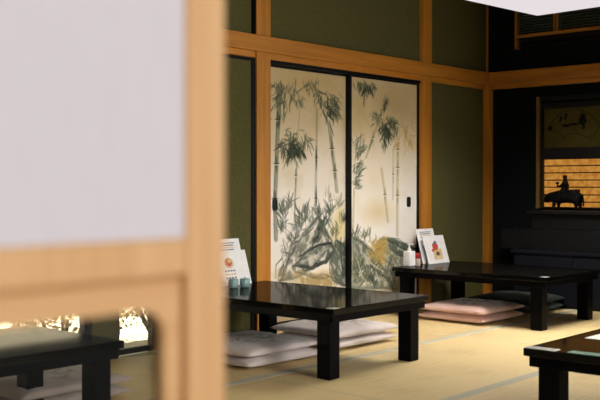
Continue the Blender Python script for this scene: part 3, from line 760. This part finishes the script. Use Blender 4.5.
# pump bottle and seasoning shaker on the right-hand table
t = empty('pump_bottle', (6.04, 4.27, ZT), 'square white pump bottle beside a red-capped shaker', 'bottle', rz=.1)
link('bottle_body', boxes([(-.044, .044, -.03, .03, 0, .112)], .008), white_plastic, t, smooth=False)
bm = lathe(bmesh.new(), [(0, .112), (.014, .112), (.014, .128), (.008, .13), (.006, .150), (.006, .158), (0, .158)], 20)
box(bm, -.010, .010, -.034, .012, .158, .168, .003)
link('pump', bm, white_plastic, t)
t = empty('seasoning_shaker', (6.092, 4.228, ZT), 'small clear shaker with red cap beside the white pump bottle', 'shaker')
link('shaker_body', lathe(bmesh.new(), [(0, 0), (.017, 0), (.019, .003), (.018, .05), (.016, .055), (0, .055)], 24), shaker_body, t, smooth=True)
link('cap', lathe(bmesh.new(), [(0, .055), (.019, .055), (.019, .09), (.016, .096), (0, .097)], 24), red_m, t, smooth=True)

# white paper and narrow green strip on the near table
tag(link('paper_sheet', boxes([(-.15, .15, -.11, .11, 0, .0012)]), white_card, loc=(3.80, 1.62, ZT)), 'white paper sheet lying on the table at bottom right', 'paper')
tag(link('table_strip', boxes([(-.028, .028, -.43, .43, 0, .0014)], .0004), green_strip, loc=(3.315, 1.20, ZT)), 'narrow dark green strip along the edge of the table at bottom right', 'table runner')  # coloured strip standing in for what may be a green reflection on the lacquer

# ------------------------------------------------------------------ cabinet under the lit window
cb = empty('cabinet', (7.22, 3.3, 0.0), 'dark stepped low cabinet below the amber lit window', 'cabinet')
def cx(x0, x1, y0, y1, z0, z1): return (x0-7.22, x1-7.22, y0-3.3, y1-3.3, z0, z1)
link('base', boxes([cx(7.09, 7.395, 2.4, 3.98, .0012, .42)], .003), navy, cb)
link('base_top', boxes([cx(7.07, 7.395, 2.38, 4.0, .42, .45)], .004), navy, cb)
link('upper_case', boxes([cx(7.20, 7.395, 2.4, 3.88, .61, .735)], .003), dark_wood, cb)
link('middle_case', boxes([cx(7.13, 7.395, 2.4, 4.12, .45, .61)], .004), dark_wood, cb)
link('ledge', boxes([cx(7.16, 7.395, 2.38, 3.90, .735, .765)], .004), dark_wood, cb)
for k in range(3):
    y0 = 2.43+.515*k
    d_ = link('door', boxes([cx(7.075, 7.09, y0, y0+.505, .03, .40)], .003), navy, cb)
    link('knob', lathe(bmesh.new(), [(0, 0), (.006, 0), (.006, .01), (.013, .016), (.013, .022), (0, .025)], 14), iron, d_).matrix_local = Matrix.Translation((7.076-7.22, y0+.46-3.3, .25)) @ Matrix.Rotation(-PI/2, 4, 'Y')

# ------------------------------------------------------------------ bronze rider on an ox
ox = empty('ox_figurine', (7.30, 3.625, .765), 'dark figurine of a rider on an ox against the amber window', 'figurine')
ox.scale = (1, 1, 1.12)   # ox faces +Y
V = [(0, -.10, .105), (0, -.04, .108), (0, .03, .108), (0, .085, .112), (0, .13, .105), (0, .165, .088), (0, .195, .066),
     (.024, -.105, .06), (.026, -.112, .03), (.026, -.108, 0.006), (-.024, -.095, .06), (-.026, -.098, .03), (-.026, -.092, .006),
     (.024, .075, .06), (.024, .078, .03), (.024, .08, .006), (-.024, .09, .06), (-.024, .1, .032), (-.024, .095, .006),
     (0, -.14, .11), (0, -.148, .07), (0, -.147, .035),
     (.022, .168, .112), (.034, .185, .125), (-.022, .168, .112), (-.034, .185, .125)]
Ed = [(0, 1), (1, 2), (2, 3), (3, 4), (4, 5), (5, 6), (0, 7), (7, 8), (8, 9), (0, 10), (10, 11), (11, 12), (3, 13), (13, 14), (14, 15), (3, 16), (16, 17), (17, 18), (0, 19), (19, 20), (20, 21), (5, 22), (22, 23), (5, 24), (24, 25)]
Rr = [.048, .053, .054, .048, .036, .030, .017, .020, .012, .012, .020, .012, .012, .018, .011, .012, .018, .011, .012, .010, .006, .007, .008, .004, .008, .004]
bmo = skin_mesh(V, Ed, Rr, 1, 2)
ob = link('ox_body', bmo, ox_m, ox, smooth=True)
zmin = min(v.co.z for v in ob.data.vertices)
for v in ob.data.vertices: v.co.z -= zmin-.0004
V = [(0, .010, .150), (0, .006, .185), (0, .008, .215), (0, .012, .237), (0, .013, .255), (0, .014, .268),
     (.022, .014, .205), (.030, .032, .185), (.012, .058, .188), (-.022, .014, .205), (-.030, .032, .185), (-.012, .058, .188),
     (.03, .028, .145), (.042, .036, .11), (.042, .044, .08), (-.03, .028, .145), (-.042, .036, .11), (-.042, .044, .08)]
Ed = [(0, 1), (1, 2), (2, 3), (3, 4), (4, 5), (2, 6), (6, 7), (7, 8), (2, 9), (9, 10), (10, 11), (0, 12), (12, 13), (13, 14), (0, 15), (15, 16), (16, 17)]
Rr = [.030, .026, .022, .010, .018, .013, .013, .010, .008, .013, .010, .008, .016, .012, .010, .016, .012, .010]
rd = link('rider', skin_mesh(V, Ed, Rr, 0, 2), ox_m, ox, smooth=True)
rd.location = (0, -.004, -.02); rd.scale = (1.15, 1.2, 1.03)
link('flower', lathe(bmesh.new(), [(0, -.012), (.004, -.012), (.004, .004), (.014, .014), (.010, .022), (0, .020)], 10), ox_m, rd, loc=(0, .068, .196), smooth=True)

# ------------------------------------------------------------------ square ceiling lamp
lp = empty('ceiling_light', (5.726, 2.896, 2.15), 'square white paper lamp hanging at the top right', 'ceiling light', rz=math.radians(-4.4))
link('diffuser', boxes([(-.45, .45, -.45, .45, 0, .10)], .008), lamp_m, lp)
link('frame', boxes([(-.456, .456, -.456, -.44, .10, .125), (-.456, .456, .44, .456, .10, .125), (-.456, -.44, -.44, .44, .10, .125), (.44, .456, -.44, .44, .10, .125), (-.44, .44, -.02, .02, .10, .125)], .001), dark_wood, lp)
bm = bmesh.new(); tube(bm, (0, 0, .12), (0, 0, ZC-2.15), .012); link('cord', bm, black_frame, lp)

# ------------------------------------------------------------------ garden beyond the low windows
struct('ground_garden', boxes([(-4, 9, W+T, 12, -.5, -.18)]), gravel)
struct('wall_garden', boxes([(-4, 9, 9.0, 9.2, -.18, 1.9)]), stone_wall)
def shrub(x, y, s, label, seed):
    rnd = random.Random(seed)
    t = empty('garden_shrub', (x, y, -.18), label, 'shrub', 'garden shrubs')
    bm = bmesh.new()
    for k in range(900):
        a, b_ = rnd.uniform(0, 2*PI), rnd.uniform(-.3, 1); r = s*(.65+.35*rnd.random()**.5)
        c = math.sqrt(max(0, 1-b_*b_*.95)); p = Vector((r*c*math.cos(a), r*c*math.sin(a), s*.62+r*b_*.7))
        L = s*rnd.uniform(.07, .14); d = Vector((rnd.gauss(0, 1), rnd.gauss(0, 1), rnd.gauss(.3, .8))).normalized()
        w = d.cross(Vector((rnd.gauss(0, 1), rnd.gauss(0, 1), rnd.gauss(0, 1)))).normalized()*L*.3
        bm.faces.new([bm.verts.new(q) for q in (p, p+d*L*.5+w, p+d*L, p+d*L*.5-w)])
    link('foliage', bm, leaf_m, t)
    bm = bmesh.new()
    for k in range(6):
        a = k*1.05; tube(bm, (.02*math.cos(a), .02*math.sin(a), 0), (s*.5*math.cos(a), s*.5*math.sin(a), s*.8), .012)
    link('stem', bm, bark, t)
shrub(3.6, 6.5, .6, 'pale leafy shrub seen at the left through the low garden window', 1)
shrub(5.0, 6.7, .6, 'pale leafy shrub seen through the low window near the door edge', 2)
shrub(6.2, 7.4, .65, 'pale shrub furthest to the right outside the low window', 3)

shrub(4.62, 5.5, .36, 'low pale clump close outside the low window, nearest the door edge', 4)
shrub(3.75, 5.4, .36, 'low pale clump close outside the low window, left of the dark pillar', 5)

# ------------------------------------------------------------------ light
wd = bpy.data.worlds.new('sky'); sc.world = wd; wd.use_nodes = True
bg = wd.node_tree.nodes['Background']; bg.inputs[0].default_value = (.86, .93, 1, 1); bg.inputs[1].default_value = 1.0
def area(name, loc, rot, sx, sy, power, col):
    l = bpy.data.lights.new(name, 'AREA'); l.shape = 'RECTANGLE'; l.size = sx; l.size_y = sy; l.energy = power; l.color = col
    o = bpy.data.objects.new(name, l); C.objects.link(o); o.location = loc; o.rotation_euler = rot; return o
area('veranda_daylight', (1.2, -2.1, 1.35), (PI/2, 0, 0), 5.0, 2.0, 48, (1, .97, .94))
area('window_daylight', (XR+.02, 1.8, 1.15), (0, PI/2, 0), 1.55, 1.9, 6, (1, .95, .88))
area('front_fill_light', (3.4, .44, .95), (PI/2, 0, 0), 1.1, 1.0, 78, (1, .97, .92))  # fill light added behind the front opening to brighten the room, not the door
area('ceiling_lamp_light', (5.76, 2.86, 2.142), (0, 0, 0), .88, .88, 42, (1, .97, .91)).data.spread = math.radians(132)
s = bpy.data.lights.new('sun', 'SUN'); s.energy = 38.0; s.angle = .02; s.color = (1, .95, .86)
so = bpy.data.objects.new('sun', s); C.objects.link(so); so.rotation_euler = (math.radians(22), 0, math.radians(-10))

sc.view_settings.view_transform = 'Standard'; sc.view_settings.look = 'None'
sc.view_settings.exposure = .16; sc.view_settings.gamma = 1; sc.view_settings.use_curve_mapping = False
sc.cycles.use_denoising = True
sc.cycles.max_bounces = 8; sc.cycles.transparent_max_bounces = 12
